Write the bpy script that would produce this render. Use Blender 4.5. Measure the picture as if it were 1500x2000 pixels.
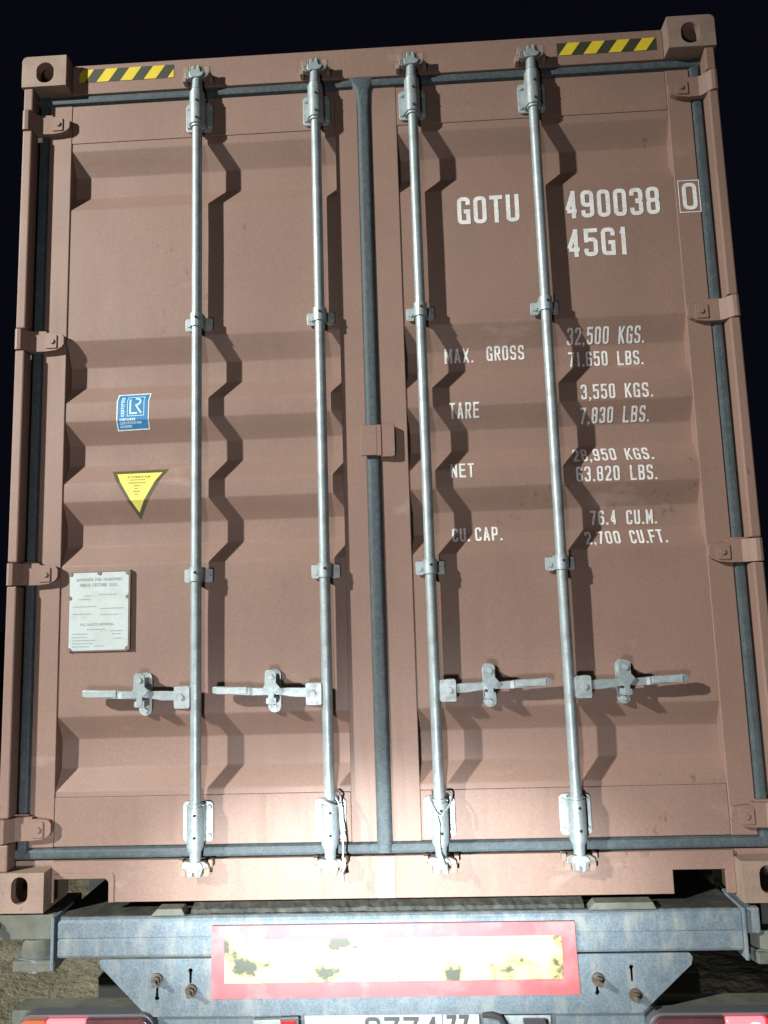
import bpy, math, random
from mathutils import Vector, Matrix, noise
from mathutils.geometry import tessellate_polygon

random.seed(7)
S = bpy.context.scene
for o in list(bpy.data.objects):
    bpy.data.objects.remove(o, do_unlink=True)
COL = S.collection

# ------------------------------------------------------------------ camera
def cam_matrix(loc, rx, rz, roll):
    return (Matrix.Translation(loc) @ Matrix.Rotation(rz, 4, 'Z')
            @ Matrix.Rotation(rx, 4, 'X') @ Matrix.Rotation(roll, 4, 'Z'))
cd = bpy.data.cameras.new('camera')
cam = bpy.data.objects.new('camera', cd)
COL.objects.link(cam)
cam.matrix_world = cam_matrix((0.13406, -2.44791, 0.87141), 1.705715, 0.043284, -0.030728)
cd.sensor_fit = 'VERTICAL'
cd.sensor_height = 36.0
cd.lens = 27.0
cd.clip_start = 0.02
cd.clip_end = 2000
S.camera = cam

# ------------------------------------------------------------------ night sky, lamps, exposure
world = bpy.data.worlds.new('World')
S.world = world
world.use_nodes = True
bg = world.node_tree.nodes['Background']
bg.inputs[0].default_value = (0.48, 0.47, 1.0, 1)
bg.inputs[1].default_value = 0.005
S.view_settings.view_transform = 'Standard'
S.view_settings.look = 'None'
S.view_settings.exposure = 0.0
S.view_settings.gamma = 1.0
S.view_settings.use_curve_mapping = False

def lamp(name, kind, loc, target, power, color, radius, angle=None, blend=1.0):
    ld = bpy.data.lights.new(name, kind)
    ld.energy = power
    ld.color = color
    ld.shadow_soft_size = radius
    lo = bpy.data.objects.new(name, ld)
    COL.objects.link(lo)
    lo.location = loc
    d = Vector(target) - Vector(loc)
    lo.rotation_euler = d.to_track_quat('-Z', 'Y').to_euler()
    if kind == 'SPOT':
        ld.spot_size = math.radians(angle)
        ld.spot_blend = blend
    return lo
# the floodlight of the yard, on a mast behind the camera to the left
lamp('yard_floodlight', 'SPOT', (-9.0, -6.6, 5.9), (-2.3, 0, 1.6), 11800, (0.98, 1.0, 0.95), 0.14, 42, 1.0)
# the low beam of the vehicle that stands behind the trailer: wide and flat, with its scattered light round it
hl = lamp('vehicle_headlamp', 'SPOT', (-0.45, -3.0, -0.10), (-0.02, 0, 0.03), 1350, (0.88, 0.97, 1.0), 0.06, 16, 1.0)
hl.scale = (2.2, 1.0, 1.0)
hs_ = lamp('vehicle_headlamp_scatter', 'SPOT', (-0.45, -3.0, -0.10), (-0.15, 0, -0.20), 310, (0.90, 0.96, 1.0), 0.08, 40, 1.0)
hs_.scale = (1.9, 1.0, 1.0)
lamp('shadow_fill_lamp', 'SPOT', (-0.55, -3.2, 0.1), (-0.2, 0, 0.7), 150, (1.0, 0.98, 1.0), 0.15, 120, 1.0)  # added fill light behind the camera that lifts the shadows, not a vehicle's lamp

# ------------------------------------------------------------------ materials
def mat(name, color, rough=0.6, metal=0.0, var=0.0, scale=6.0, spec=0.5, bump=0.0, bscale=60.0,
        dirt=None, dirt_amt=0.0, dirt_scale=3.0, streak=False, fine=0.0, emit=None, emit_s=0.0, coat=0.0, dstretch=None, scuff=None, specks=None):
    m = bpy.data.materials.new(name)
    m.use_nodes = True
    nt = m.node_tree
    N, L = nt.nodes, nt.links
    b = N['Principled BSDF']
    b.inputs['Base Color'].default_value = (*color, 1)
    b.inputs['Roughness'].default_value = rough
    b.inputs['Metallic'].default_value = metal
    b.inputs['Specular IOR Level'].default_value = spec
    b.inputs['Coat Weight'].default_value = coat
    if emit:
        b.inputs['Emission Color'].default_value = (*emit, 1)
        b.inputs['Emission Strength'].default_value = emit_s
    tc = N.new('ShaderNodeTexCoord')
    src = None
    def noise_tex(sc, det=5.0, stretch=None):
        mp = N.new('ShaderNodeMapping')
        L.new(tc.outputs['Object'], mp.inputs['Vector'])
        if stretch:
            mp.inputs['Scale'].default_value = stretch
        t = N.new('ShaderNodeTexNoise')
        t.inputs['Scale'].default_value = sc
        t.inputs['Detail'].default_value = det
        t.inputs['Roughness'].default_value = 0.6
        L.new(mp.outputs[0], t.inputs['Vector'])
        return t
    def mix(fac_out, a, bcol, a_is_out):
        mx = N.new('ShaderNodeMix')
        mx.data_type = 'RGBA'
        L.new(fac_out, mx.inputs['Factor'])
        if a_is_out:
            L.new(a, mx.inputs['A'])
        else:
            mx.inputs['A'].default_value = (*a, 1)
        mx.inputs['B'].default_value = (*bcol, 1)
        return mx.outputs['Result']
    def ramp(out, lo, hi, mx=1.0):
        r = N.new('ShaderNodeMapRange')
        r.inputs['From Min'].default_value = lo
        r.inputs['From Max'].default_value = hi
        r.inputs['To Max'].default_value = mx
        L.new(out, r.inputs['Value'])
        return r.outputs[0]
    if var > 0:
        t = noise_tex(scale)
        dark = tuple(c * (1 - var) for c in color)
        src = mix(ramp(t.outputs['Fac'], 0.3, 0.7), color, dark, False)
    if fine > 0:
        t = noise_tex(210.0, 2.0)
        r = N.new('ShaderNodeMapRange')
        r.inputs['From Min'].default_value = 0.3
        r.inputs['From Max'].default_value = 0.7
        r.inputs['To Min'].default_value = 1 - fine
        r.inputs['To Max'].default_value = 1 + fine
        L.new(t.outputs['Fac'], r.inputs['Value'])
        mx = N.new('ShaderNodeMix')
        mx.data_type = 'RGBA'
        mx.blend_type = 'MULTIPLY'
        mx.inputs['Factor'].default_value = 1.0
        if src:
            L.new(src, mx.inputs['A'])
        else:
            mx.inputs['A'].default_value = (*color, 1)
        L.new(r.outputs[0], mx.inputs['B'])
        src = mx.outputs['Result']
    if dirt:
        t = noise_tex(dirt_scale, 8.0, dstretch or ((7, 7, 0.55) if streak else None))
        f = ramp(t.outputs['Fac'], 0.48, 0.72, dirt_amt)
        src = mix(f, src if src else color, dirt, bool(src))
        rr = N.new('ShaderNodeMapRange')
        rr.inputs['To Min'].default_value = rough
        rr.inputs['To Max'].default_value = min(1, rough + 0.25)
        L.new(f, rr.inputs['Value'])
        L.new(rr.outputs[0], b.inputs['Roughness'])
    if scuff:
        t = noise_tex(3.2, 9.0, (1.0, 1.0, 2.2))
        src = mix(ramp(t.outputs['Fac'], 0.64, 0.73, 0.45), src if src else color, scuff, bool(src))
    if specks:
        t = noise_tex(34.0, 6.0, (1.0, 1.0, 0.7))
        t2 = noise_tex(2.1, 3.0)
        mul = N.new('ShaderNodeMath')
        mul.operation = 'MULTIPLY'
        L.new(t.outputs['Fac'], mul.inputs[0])
        L.new(t2.outputs['Fac'], mul.inputs[1])
        src = mix(ramp(mul.outputs[0], 0.40, 0.46, 0.6), src if src else color, specks, bool(src))
    if src:
        L.new(src, b.inputs['Base Color'])
    if bump > 0:
        t = noise_tex(bscale, 4.0)
        bp = N.new('ShaderNodeBump')
        bp.inputs['Strength'].default_value = bump
        bp.inputs['Distance'].default_value = 0.002
        L.new(t.outputs['Fac'], bp.inputs['Height'])
        L.new(bp.outputs[0], b.inputs['Normal'])
    return m

PAINT = (0.244, 0.152, 0.118)
M = {}
M['paint'] = mat('container_paint', PAINT, 0.56, var=0.13, scale=2.3, spec=0.42, bump=0.10, bscale=45, dirt=(0.185, 0.125, 0.105), dirt_amt=0.40, dirt_scale=2.2, dstretch=(5.0, 5.0, 0.7), fine=0.12, scuff=(0.36, 0.27, 0.23), specks=(0.10, 0.045, 0.028))
M['rail'] = mat('container_rail_paint', PAINT, 0.56, var=0.14, scale=3.1, spec=0.42, bump=0.12, bscale=45, dirt=(0.20, 0.125, 0.095), dirt_amt=0.6, dirt_scale=2.6, streak=True, fine=0.12, scuff=(0.35, 0.27, 0.23), specks=(0.09, 0.042, 0.026))
M['cast'] = mat('casting_paint', (0.295, 0.205, 0.16), 0.62, var=0.25, scale=11, spec=0.4, bump=0.35, bscale=90, dirt=(0.20, 0.15, 0.10), dirt_amt=0.7, dirt_scale=14, fine=0.15, specks=(0.10, 0.05, 0.03))
M['galv'] = mat('galvanised_steel', (0.38, 0.445, 0.46), 0.42, metal=0.4, var=0.25, scale=30, spec=0.5, bump=0.08, bscale=160, dirt=(0.19, 0.19, 0.175), dirt_amt=0.6, dirt_scale=20, fine=0.14, specks=(0.19, 0.12, 0.075))
M['plate'] = mat('galvanised_plate', (0.44, 0.50, 0.51), 0.42, metal=0.3, var=0.25, scale=40, dirt=(0.20, 0.20, 0.18), dirt_amt=0.7, dirt_scale=30)
M['cam'] = mat('cast_steel', (0.24, 0.24, 0.22), 0.5, metal=0.4, var=0.3, scale=60, dirt=(0.24, 0.15, 0.09), dirt_amt=0.6, dirt_scale=40)
M['rubber'] = mat('door_gasket_rubber', (0.058, 0.075, 0.084), 0.62, var=0.15, scale=60, spec=0.35, bump=0.5, bscale=90, dirt=(0.115, 0.13, 0.13), dirt_amt=0.5, dirt_scale=45, fine=0.3)
M['hole'] = mat('dark_hole', (0.012, 0.011, 0.011), 0.9)
M['white'] = mat('white_lettering', (0.76, 0.75, 0.73), 0.55, var=0.2, scale=26, fine=0.2, dirt=(0.46, 0.39, 0.35), dirt_amt=0.4, dirt_scale=40)
M['yellow'] = mat('yellow_film', (0.66, 0.50, 0.035), 0.45, var=0.12, scale=20)
M['black'] = mat('black_film', (0.045, 0.045, 0.03), 0.5, var=0.2, scale=30)
M['lemon'] = mat('lemon_film', (0.74, 0.66, 0.14), 0.45, var=0.1, scale=30)
M['olive'] = mat('olive_film', (0.085, 0.075, 0.03), 0.5, var=0.2, scale=30)
M['ink'] = mat('faded_ink', (0.20, 0.17, 0.05), 0.6)
M['blue'] = mat('blue_film', (0.035, 0.20, 0.42), 0.4, var=0.15, scale=25)
M['bluewhite'] = mat('pale_blue_print', (0.55, 0.75, 0.85), 0.45)
M['paper'] = mat('data_plate_face', (0.50, 0.555, 0.55), 0.42, metal=0.1, var=0.12, scale=22, dirt=(0.33, 0.36, 0.34), dirt_amt=0.7, dirt_scale=18)
M['print'] = mat('data_plate_print', (0.25, 0.28, 0.275), 0.6)
M['rivet'] = mat('painted_rivet', (0.17, 0.12, 0.095), 0.6)
M['chassis'] = mat('trailer_blue_grey_paint', (0.145, 0.185, 0.215), 0.6, var=0.25, scale=22, spec=0.35, bump=0.4, bscale=70, dirt=(0.28, 0.28, 0.245), dirt_amt=0.65, dirt_scale=7, dstretch=(4.0, 4.0, 1.3), fine=0.25, scuff=(0.10, 0.10, 0.095), specks=(0.09, 0.055, 0.035))
M['mud'] = mat('muddy_steel', (0.16, 0.165, 0.135), 0.85, var=0.45, scale=10, spec=0.2, bump=0.6, bscale=60, dirt=(0.07, 0.07, 0.06), dirt_amt=0.8, dirt_scale=12)
M['darkmud'] = mat('dark_chassis_steel', (0.05, 0.05, 0.05), 0.8, var=0.4, scale=8, bump=0.3, bscale=50, dirt=(0.12, 0.11, 0.09), dirt_amt=0.6, dirt_scale=6)
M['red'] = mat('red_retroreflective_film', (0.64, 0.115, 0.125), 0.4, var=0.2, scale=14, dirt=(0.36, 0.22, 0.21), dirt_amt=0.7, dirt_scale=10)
M['tyre'] = mat('tyre_rubber', (0.03, 0.03, 0.03), 0.85, bump=0.4, bscale=40)
M['lens'] = mat('red_lamp_lens', (0.42, 0.03, 0.035), 0.18, spec=0.6, var=0.3, scale=12)
M['lensdark'] = mat('dark_lamp_lens', (0.12, 0.045, 0.05), 0.2, spec=0.6, var=0.3, scale=12)
M['amber'] = mat('amber_lamp_lens', (0.40, 0.12, 0.06), 0.2)
M['bulb'] = mat('lit_tail_bulb', (0.9, 0.3, 0.2), 0.3, emit=(1.0, 0.30, 0.22), emit_s=45)
M['glow'] = mat('lit_tail_lens', (0.7, 0.08, 0.06), 0.25, emit=(1.0, 0.09, 0.12), emit_s=3.5)
M['lamprim'] = mat('lamp_housing', (0.10, 0.10, 0.11), 0.35)
M['npwhite'] = mat('number_plate_white', (0.50, 0.53, 0.54), 0.4, var=0.08, scale=20)
M['npblack'] = mat('number_plate_black', (0.07, 0.075, 0.075), 0.5)
M['wire'] = mat('seal_wire', (0.42, 0.45, 0.46), 0.4, metal=0.5)
M['strip'] = mat('dirty_packing', (0.05, 0.053, 0.046), 0.9, var=0.5, scale=18, spec=0.2, bump=0.6, bscale=50, dirt=(0.11, 0.11, 0.095), dirt_amt=0.6, dirt_scale=25)
M['dust'] = mat('dusty_steel', (0.33, 0.31, 0.27), 0.8, var=0.3, scale=20, dirt=(0.27, 0.17, 0.13), dirt_amt=0.7, dirt_scale=14)
M['rust'] = mat('rusty_bolt', (0.10, 0.075, 0.055), 0.85, var=0.4, scale=60, dirt=(0.20, 0.19, 0.16), dirt_amt=0.6, dirt_scale=50)
M['wood'] = mat('wooden_inside', (0.06, 0.045, 0.03), 0.8)

def reflector_material():
    m = mat('yellow_retroreflective_film', (0.80, 0.70, 0.20), 0.4)
    nt = m.node_tree
    N, L = nt.nodes, nt.links
    b = N['Principled BSDF']
    tc = N.new('ShaderNodeTexCoord')
    mp = N.new('ShaderNodeMapping')
    mp.inputs['Location'].default_value = (3.7, 0, 1.9)
    mp.inputs['Scale'].default_value = (1.0, 1, 1.25)
    L.new(tc.outputs['Object'], mp.inputs['Vector'])
    t = N.new('ShaderNodeTexNoise')
    t.inputs['Scale'].default_value = 7.5
    t.inputs['Detail'].default_value = 6
    t.inputs['Roughness'].default_value = 0.62
    L.new(mp.outputs[0], t.inputs['Vector'])
    r = N.new('ShaderNodeMapRange')
    r.inputs['From Min'].default_value = 0.53
    r.inputs['From Max'].default_value = 0.625
    L.new(t.outputs['Fac'], r.inputs['Value'])
    mx = N.new('ShaderNodeMix')
    mx.data_type = 'RGBA'
    L.new(r.outputs[0], mx.inputs['Factor'])
    mx.inputs['A'].default_value = (0.74, 0.63, 0.24, 1)
    mx.inputs['B'].default_value = (0.07, 0.078, 0.055, 1)
    L.new(mx.outputs['Result'], b.inputs['Base Color'])
    return m
M['reflect'] = reflector_material()

def ground_material():
    m = mat('yard_dirt', (0.34, 0.315, 0.22), 0.95, var=0.45, scale=1.2, spec=0.15, bump=1.0, bscale=14, dirt=(0.17, 0.155, 0.105), dirt_amt=0.6, dirt_scale=5)
    for n in m.node_tree.nodes:
        if n.type == 'BUMP':
            n.inputs['Distance'].default_value = 0.03
    return m
M['ground'] = ground_material()

# ------------------------------------------------------------------ mesh builder
class MB:
    def __init__(self):
        self.v, self.f, self.m, self.mats, self.sm = [], [], [], [], []
    def mi(self, key):
        if key not in self.mats:
            self.mats.append(key)
        return self.mats.index(key)
    def add(self, vs, fs, key, smooth=False):
        o = len(self.v)
        i = self.mi(key)
        self.v += [tuple(v) for v in vs]
        for f in fs:
            self.f.append(tuple(o + k for k in f))
            self.m.append(i)
            self.sm.append(smooth)
        return self
    def box(self, x0, x1, y0, y1, z0, z1, key):
        if x0 > x1: x0, x1 = x1, x0
        if y0 > y1: y0, y1 = y1, y0
        if z0 > z1: z0, z1 = z1, z0
        vs = [(x0,y0,z0),(x1,y0,z0),(x1,y1,z0),(x0,y1,z0),(x0,y0,z1),(x1,y0,z1),(x1,y1,z1),(x0,y1,z1)]
        return self.add(vs, [(0,3,2,1),(4,5,6,7),(0,1,5,4),(1,2,6,5),(2,3,7,6),(3,0,4,7)], key)
    def prism(self, loops, y0, y1, key, cap_back=True):
        """loops: outer + holes of (x, z); extruded from y0 (front) to y1."""
        def area(l):
            return sum(l[i][0]*l[(i+1)%len(l)][1]-l[(i+1)%len(l)][0]*l[i][1] for i in range(len(l)))/2
        lp = []
        for k, l in enumerate(loops):
            l = list(l)
            if (area(l) > 0) != (k == 0):
                l.reverse()
            lp.append(l)
        flat = [p for l in lp for p in l]
        tri = tessellate_polygon([[Vector((p[0], p[1], 0)) for p in l] for l in lp])
        n = len(flat)
        vs = [(p[0], y0, p[1]) for p in flat] + [(p[0], y1, p[1]) for p in flat]
        fs = []
        for t in tri:
            a, b, c = t
            s = (flat[b][0]-flat[a][0])*(flat[c][1]-flat[a][1])-(flat[c][0]-flat[a][0])*(flat[b][1]-flat[a][1])
            if s < 0:
                b, c = c, b
            fs.append((a, b, c))
            if cap_back:
                fs.append((n+a, n+c, n+b))
        o = 0
        for l in lp:
            k = len(l)
            for i in range(k):
                j = (i+1) % k
                fs.append((o+j, o+i, n+o+i, n+o+j))
            o += k
        return self.add(vs, fs, key)
    def poly(self, pts, y, key):
        """flat face in the x-z plane looking to -y"""
        a = sum(pts[i][0]*pts[(i+1)%len(pts)][1]-pts[(i+1)%len(pts)][0]*pts[i][1] for i in range(len(pts)))
        if a < 0:
            pts = list(reversed(pts))
        return self.add([(p[0], y, p[1]) for p in pts], [tuple(range(len(pts)))], key)
    def cyl(self, p0, p1, r, key, n=14, r2=None, cap=True):
        r2 = r if r2 is None else r2
        p0, p1 = Vector(p0), Vector(p1)
        d = (p1-p0).normalized()
        u = d.orthogonal().normalized()
        w = d.cross(u)
        vs = []
        for p, rr in ((p0, r), (p1, r2)):
            for i in range(n):
                a = 2*math.pi*i/n
                vs.append(p+u*math.cos(a)*rr+w*math.sin(a)*rr)
        fs = [(i, (i+1) % n, n+(i+1) % n, n+i) for i in range(n)]
        self.add(vs, fs, key, True)
        if cap:
            self.add(vs, [tuple(range(n-1, -1, -1)), tuple(range(n, 2*n))], key)
        return self
    def tube(self, pts, r, key, n=8):
        pts = [Vector(p) for p in pts]
        vs, fs = [], []
        for k, p in enumerate(pts):
            d = (pts[min(k+1, len(pts)-1)]-pts[max(k-1, 0)]).normalized()
            u = d.cross(Vector((0.31, 0.93, 0.17))).normalized()
            w = d.cross(u)
            for i in range(n):
                a = 2*math.pi*i/n
                vs.append(p+u*math.cos(a)*r+w*math.sin(a)*r)
        for k in range(len(pts)-1):
            for i in range(n):
                fs.append((k*n+i, k*n+(i+1) % n, (k+1)*n+(i+1) % n, (k+1)*n+i))
        fs.append(tuple(range(n-1, -1, -1)))
        fs.append(tuple((len(pts)-1)*n+i for i in range(n)))
        return self.add(vs, fs, key, True)
    def sweep_z(self, prof, z0, z1, key, smooth=False):
        """open profile of (x, y) swept along z"""
        n = len(prof)
        vs = [(x, y, z0) for x, y in prof]+[(x, y, z1) for x, y in prof]
        fs = [(i, i+1, n+i+1, n+i) for i in range(n-1)]
        fs.append(tuple(range(n-1, -1, -1)))
        fs.append(tuple(range(n, 2*n)))
        return self.add(vs, fs, key, smooth)
    def sweep_x(self, prof, x0, x1, key, smooth=False):
        """open profile of (y, z) swept along x"""
        n = len(prof)
        vs = [(x0, y, z) for y, z in prof]+[(x1, y, z) for y, z in prof]
        fs = [(i, n+i, n+i+1, i+1) for i in range(n-1)]
        fs.append(tuple(range(n)))
        fs.append(tuple(range(2*n-1, n-1, -1)))
        return self.add(vs, fs, key, smooth)
    def obj(self, name, parent=None, bevel=0.0, seg=2, label=None, loc=None):
        me = bpy.data.meshes.new(name)
        me.from_pydata(self.v, [], self.f)
        for k in self.mats:
            me.materials.append(M[k])
        me.polygons.foreach_set('material_index', self.m)
        me.polygons.foreach_set('use_smooth', self.sm)
        me.update()
        o = bpy.data.objects.new(name, me)
        COL.objects.link(o)
        if parent:
            o.parent = parent
        if loc:
            o.location = loc
        if bevel > 0:
            b = o.modifiers.new('bevel', 'BEVEL')
            b.width = bevel
            b.segments = seg
            b.limit_method = 'ANGLE'
            b.angle_limit = math.radians(50)
            b.use_clamp_overlap = True
        if label:
            o['label'] = label
        return o

def empty(name, loc, label, cat, group=None):
    o = bpy.data.objects.new(name, None)
    COL.objects.link(o)
    o.location = loc
    o['label'] = label
    o['category'] = cat
    if group:
        o['group'] = group
    return o

def rrect(x0, x1, z0, z1, r, n=5, corners=(1, 1, 1, 1)):
    """rounded rectangle, corners: bl, br, tr, tl"""
    pts = []
    for (cx, cz, a0, on, px, pz) in ((x0+r, z0+r, 180, corners[0], x0, z0), (x1-r, z0+r, 270, corners[1], x1, z0),
                                     (x1-r, z1-r, 0, corners[2], x1, z1), (x0+r, z1-r, 90, corners[3], x0, z1)):
        if on:
            for i in range(n+1):
                a = math.radians(a0+90*i/n)
                pts.append((cx+r*math.cos(a), cz+r*math.sin(a)))
        else:
            pts.append((px, pz))
    return pts

# ------------------------------------------------------------------ stroke lettering
R_ = 1
G = {
 '0': [[(0,0,1),(1,0,1),(1,1,1),(0,1,1),'c']], 'O': [[(0,0,1),(1,0,1),(1,1,1),(0,1,1),'c']],
 'G': [[(1,.74),(1,1,1),(0,1,1),(0,0,1),(1,0),(1,.46),(.5,.46)]],
 'T': [[(0,1),(1,1)],[(.5,1),(.5,0)]], 'U': [[(0,1),(0,0,1),(1,0,1),(1,1)]],
 '4': [[(.76,0),(.76,1)],[(.74,.98),(.04,.27)],[(0,.22),(1.12,.22)]],
 '9': [[(0,.46,1),(1,.46,1),(1,1,1),(0,1,1),'c'],[(1,.66),(1,0,1),(0,0,1),(0,.24)]],
 '3': [[(0,.76),(0,1,1),(1,1,1),(1,.54,1),(.4,.54)],[(.4,.5),(1,.5,1),(1,0,1),(0,0,1),(0,.24)]],
 '8': [[(0,.52,1),(1,.52,1),(1,1,1),(0,1,1),'c'],[(0,0,1),(1,0,1),(1,.52,1),(0,.52,1),'c']],
 '5': [[(1,1),(0.04,1),(0.04,.5)],[(0,.62),(1,.62,1),(1,0,1),(0,0,1),(0,.24)]],
 '1': [[(.22,.8),(.62,.97)],[(.62,1),(.62,0)]],
 '2': [[(0,.74),(0,1,1),(1,1,1),(1,.62),(0,.06)],[(0,0),(1,0)]],
 '6': [[(1,.76),(1,1,1),(0,1,1),(0,0,1),(1,0,1),(1,.54,1),(0,.54)]],
 '7': [[(0,1),(1,1)],[(.94,.95),(.3,0)]],
 'M': [[(0,0),(0,1)],[(.04,.95),(.5,.3),(.96,.95)],[(1,1),(1,0)]],
 'A': [[(0,0),(.46,1)],[(.54,1),(1,0)],[(.2,.26),(.8,.26)]], 'X': [[(0,0),(1,1)],[(0,1),(1,0)]],
 'R': [[(0,0),(0,1),(1,1,1),(1,.48,1),(0,.48)],[(.55,.45),(1,0)]],
 'S': [[(1,.76),(1,1,1),(0,1,1),(0,.54,1),(1,.46,1),(1,0,1),(0,0,1),(0,.24)]],
 'K': [[(0,0),(0,1)],[(1,1),(.1,.42)],[(.36,.56),(1,0)]], 'L': [[(0,1),(0,0),(1,0)]],
 'B': [[(0,0),(0,1),(1,1,1),(1,.54,1),(.1,.54)],[(.1,.5),(1,.5,1),(1,0,1),(.08,0)]],
 'E': [[(1,1),(0,1),(0,0),(1,0)],[(.08,.5),(.85,.5)]], 'F': [[(1,1),(0,1),(0,0)],[(.08,.5),(.85,.5)]],
 'N': [[(0,0),(0,1)],[(.04,.97),(.96,.03)],[(1,0),(1,1)]], 'C': [[(1,.74),(1,1,1),(0,1,1),(0,0,1),(1,0,1),(1,.26)]],
 'P': [[(0,0),(0,1),(1,1,1),(1,.44,1),(.1,.44)]], 'D': [[(0,0),(0,1),(1,1,1),(1,0,1),(0.08,0)]],
 'H': [[(0,0),(0,1)],[(1,0),(1,1)],[(.08,.5),(.92,.5)]], 'I': [[(.5,0),(.5,1)]], 'V': [[(0,1),(.5,0)],[(.5,0),(1,1)]],
 'Y': [[(0,1),(.5,.45)],[(1,1),(.5,.45)],[(.5,.45),(.5,0)]],
}
NARROW = {'1': .62, '.': .34, ',': .34, 'I': .4, ' ': .6, 'M': 1.15}

def ribbon(path, s, closed):
    n = len(path)
    L, Rr = [], []
    for i, p in enumerate(path):
        if closed:
            a, b = path[i-1], path[(i+1) % n]
        else:
            a, b = path[max(i-1, 0)], path[min(i+1, n-1)]
        d1 = Vector((p[0]-a[0], p[1]-a[1]))
        d2 = Vector((b[0]-p[0], b[1]-p[1]))
        if d1.length < 1e-9: d1 = d2
        if d2.length < 1e-9: d2 = d1
        d1.normalize(); d2.normalize()
        n1 = Vector((-d1.y, d1.x)); n2 = Vector((-d2.y, d2.x))
        m = n1+n2
        if m.length < 1e-6: m = n1.copy()
        m.normalize()
        k = s/2/max(0.35, m.dot(n1))
        L.append((p[0]+m.x*k, p[1]+m.y*k)); Rr.append((p[0]-m.x*k, p[1]-m.y*k))
    q = []
    for i in range(n if closed else n-1):
        j = (i+1) % n
        q.append([Rr[i], Rr[j], L[j], L[i]])
    return q

def rounded(path, closed, r):
    out = []
    n = len(path)
    for i, p in enumerate(path):
        if len(p) > 2 and (closed or 0 < i < n-1):
            a = Vector(path[i-1][:2]); b = Vector(path[(i+1) % n][:2]); c = Vector(p[:2])
            da, db = (a-c), (b-c)
            rr = min(r, da.length*.5, db.length*.5)
            pa, pb = c+da.normalized()*rr, c+db.normalized()*rr
            for t in (0, .25, .5, .75, 1):
                out.append(tuple(pa*(1-t)**2+c*2*t*(1-t)+pb*t*t))
        else:
            out.append((p[0], p[1]))
    return out

def text_quads(word, x0, x1, z0, z1, stroke, gap=0.30):
    """quads (level, [4 (x,z)]) of a word fitted into a box"""
    ws = [NARROW.get(c, 1.0) for c in word]
    tot = sum(ws)+gap*(len(word)-1)
    u = (x1-x0)/tot
    out = []
    x = x0
    for c, w in zip(word, ws):
        a, b = x+stroke/2, x+u*w-stroke/2
        lo, hi = z0+stroke/2, z1-stroke/2
        if c in '.,':
            q = stroke*1.05
            xc = x+u*w*.45
            out.append((0, [(xc-q/2, z0), (xc+q/2, z0), (xc+q/2, z0+q), (xc-q/2, z0+q)]))
            if c == ',':
                out.append((0, [(xc-q/2, z0-q*.9), (xc-q*.1, z0-q*.9), (xc+q/2, z0-.0002), (xc, z0-.0002)]))
        elif c != ' ':
            for k, st in enumerate(G[c]):
                closed = st[-1] == 'c'
                pts = [p for p in st if p != 'c']
                real = [(a+(b-a)*p[0], lo+(hi-lo)*p[1])+((1,) if len(p) > 2 else ()) for p in pts]
                if not closed:   # let the free ends reach the box edge
                    for e, nb in ((0, 1), (-1, -2)):
                        d = Vector((real[e][0]-real[nb][0], real[e][1]-real[nb][1])).normalized()
                        if abs(pts[e][1]-.5) > .49 or c in 'ETFL':
                            real[e] = (real[e][0]+d.x*stroke/2, real[e][1]+d.y*stroke/2)
                path = rounded(real, closed, (b-a)*.42)
                for qd in ribbon(path, stroke, closed):
                    out.append((k, qd))
        x += u*(w+gap)
    return out

def clip_z(poly, zmin, zmax):
    def half(pl, z, keep_above):
        res = []
        for i in range(len(pl)):
            a, b = pl[i], pl[(i+1) % len(pl)]
            ia = (a[1] >= z) if keep_above else (a[1] <= z)
            ib = (b[1] >= z) if keep_above else (b[1] <= z)
            if ia: res.append(a)
            if ia != ib:
                t = (z-a[1])/(b[1]-a[1])
                res.append((a[0]+(b[0]-a[0])*t, z))
        return res
    p = half(poly, zmin, True)
    return half(p, zmax, False) if len(p) > 2 else []

# ------------------------------------------------------------------ setting: ground
def build_ground():
    ax = []
    def grade(c):
        v = [0.0]
        st = 0.06
        while v[-1] < 420:
            v.append(v[-1]+st)
            if v[-1] > 3.2: st *= 1.16
        return v
    g = grade(0)
    xs = [-a for a in reversed(g[1:])]+g
    ys = [3.0+a for a in xs]
    vs = []
    for y in ys:
        for x in xs:
            d = math.hypot(x, y-3)
            z = 0
            if d < 30:
                k = max(0, 1-d/30)
                p = Vector((x, y, 0))
                z = (noise.noise(p*1.1)*.05+noise.noise(p*4.3+Vector((3, 1, 0)))*.03+abs(noise.noise(p*9.0+Vector((9, 2, 4))))*.022)*k
                z += .03*math.sin((x*.8+y*.5)*5.0+noise.noise(p*.8)*3)*k*(.5+noise.noise(p*.6)*.5)
            vs.append((x, y, -1.26+z))
    n = len(xs)
    fs = [(j*n+i, j*n+i+1, (j+1)*n+i+1, (j+1)*n+i) for j in range(len(ys)-1) for i in range(n-1)]
    mb = MB()
    mb.add(vs, fs, 'ground', True)
    o = mb.obj('ground')
    o['kind'] = 'structure'
    return o
build_ground()

# ------------------------------------------------------------------ shipping container
W2 = 1.219
H = 2.896
BOX = empty('shipping_container', (0, 0, 0), 'tall red-brown steel shipping container with closed double doors, standing on the trailer', 'container')

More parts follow.
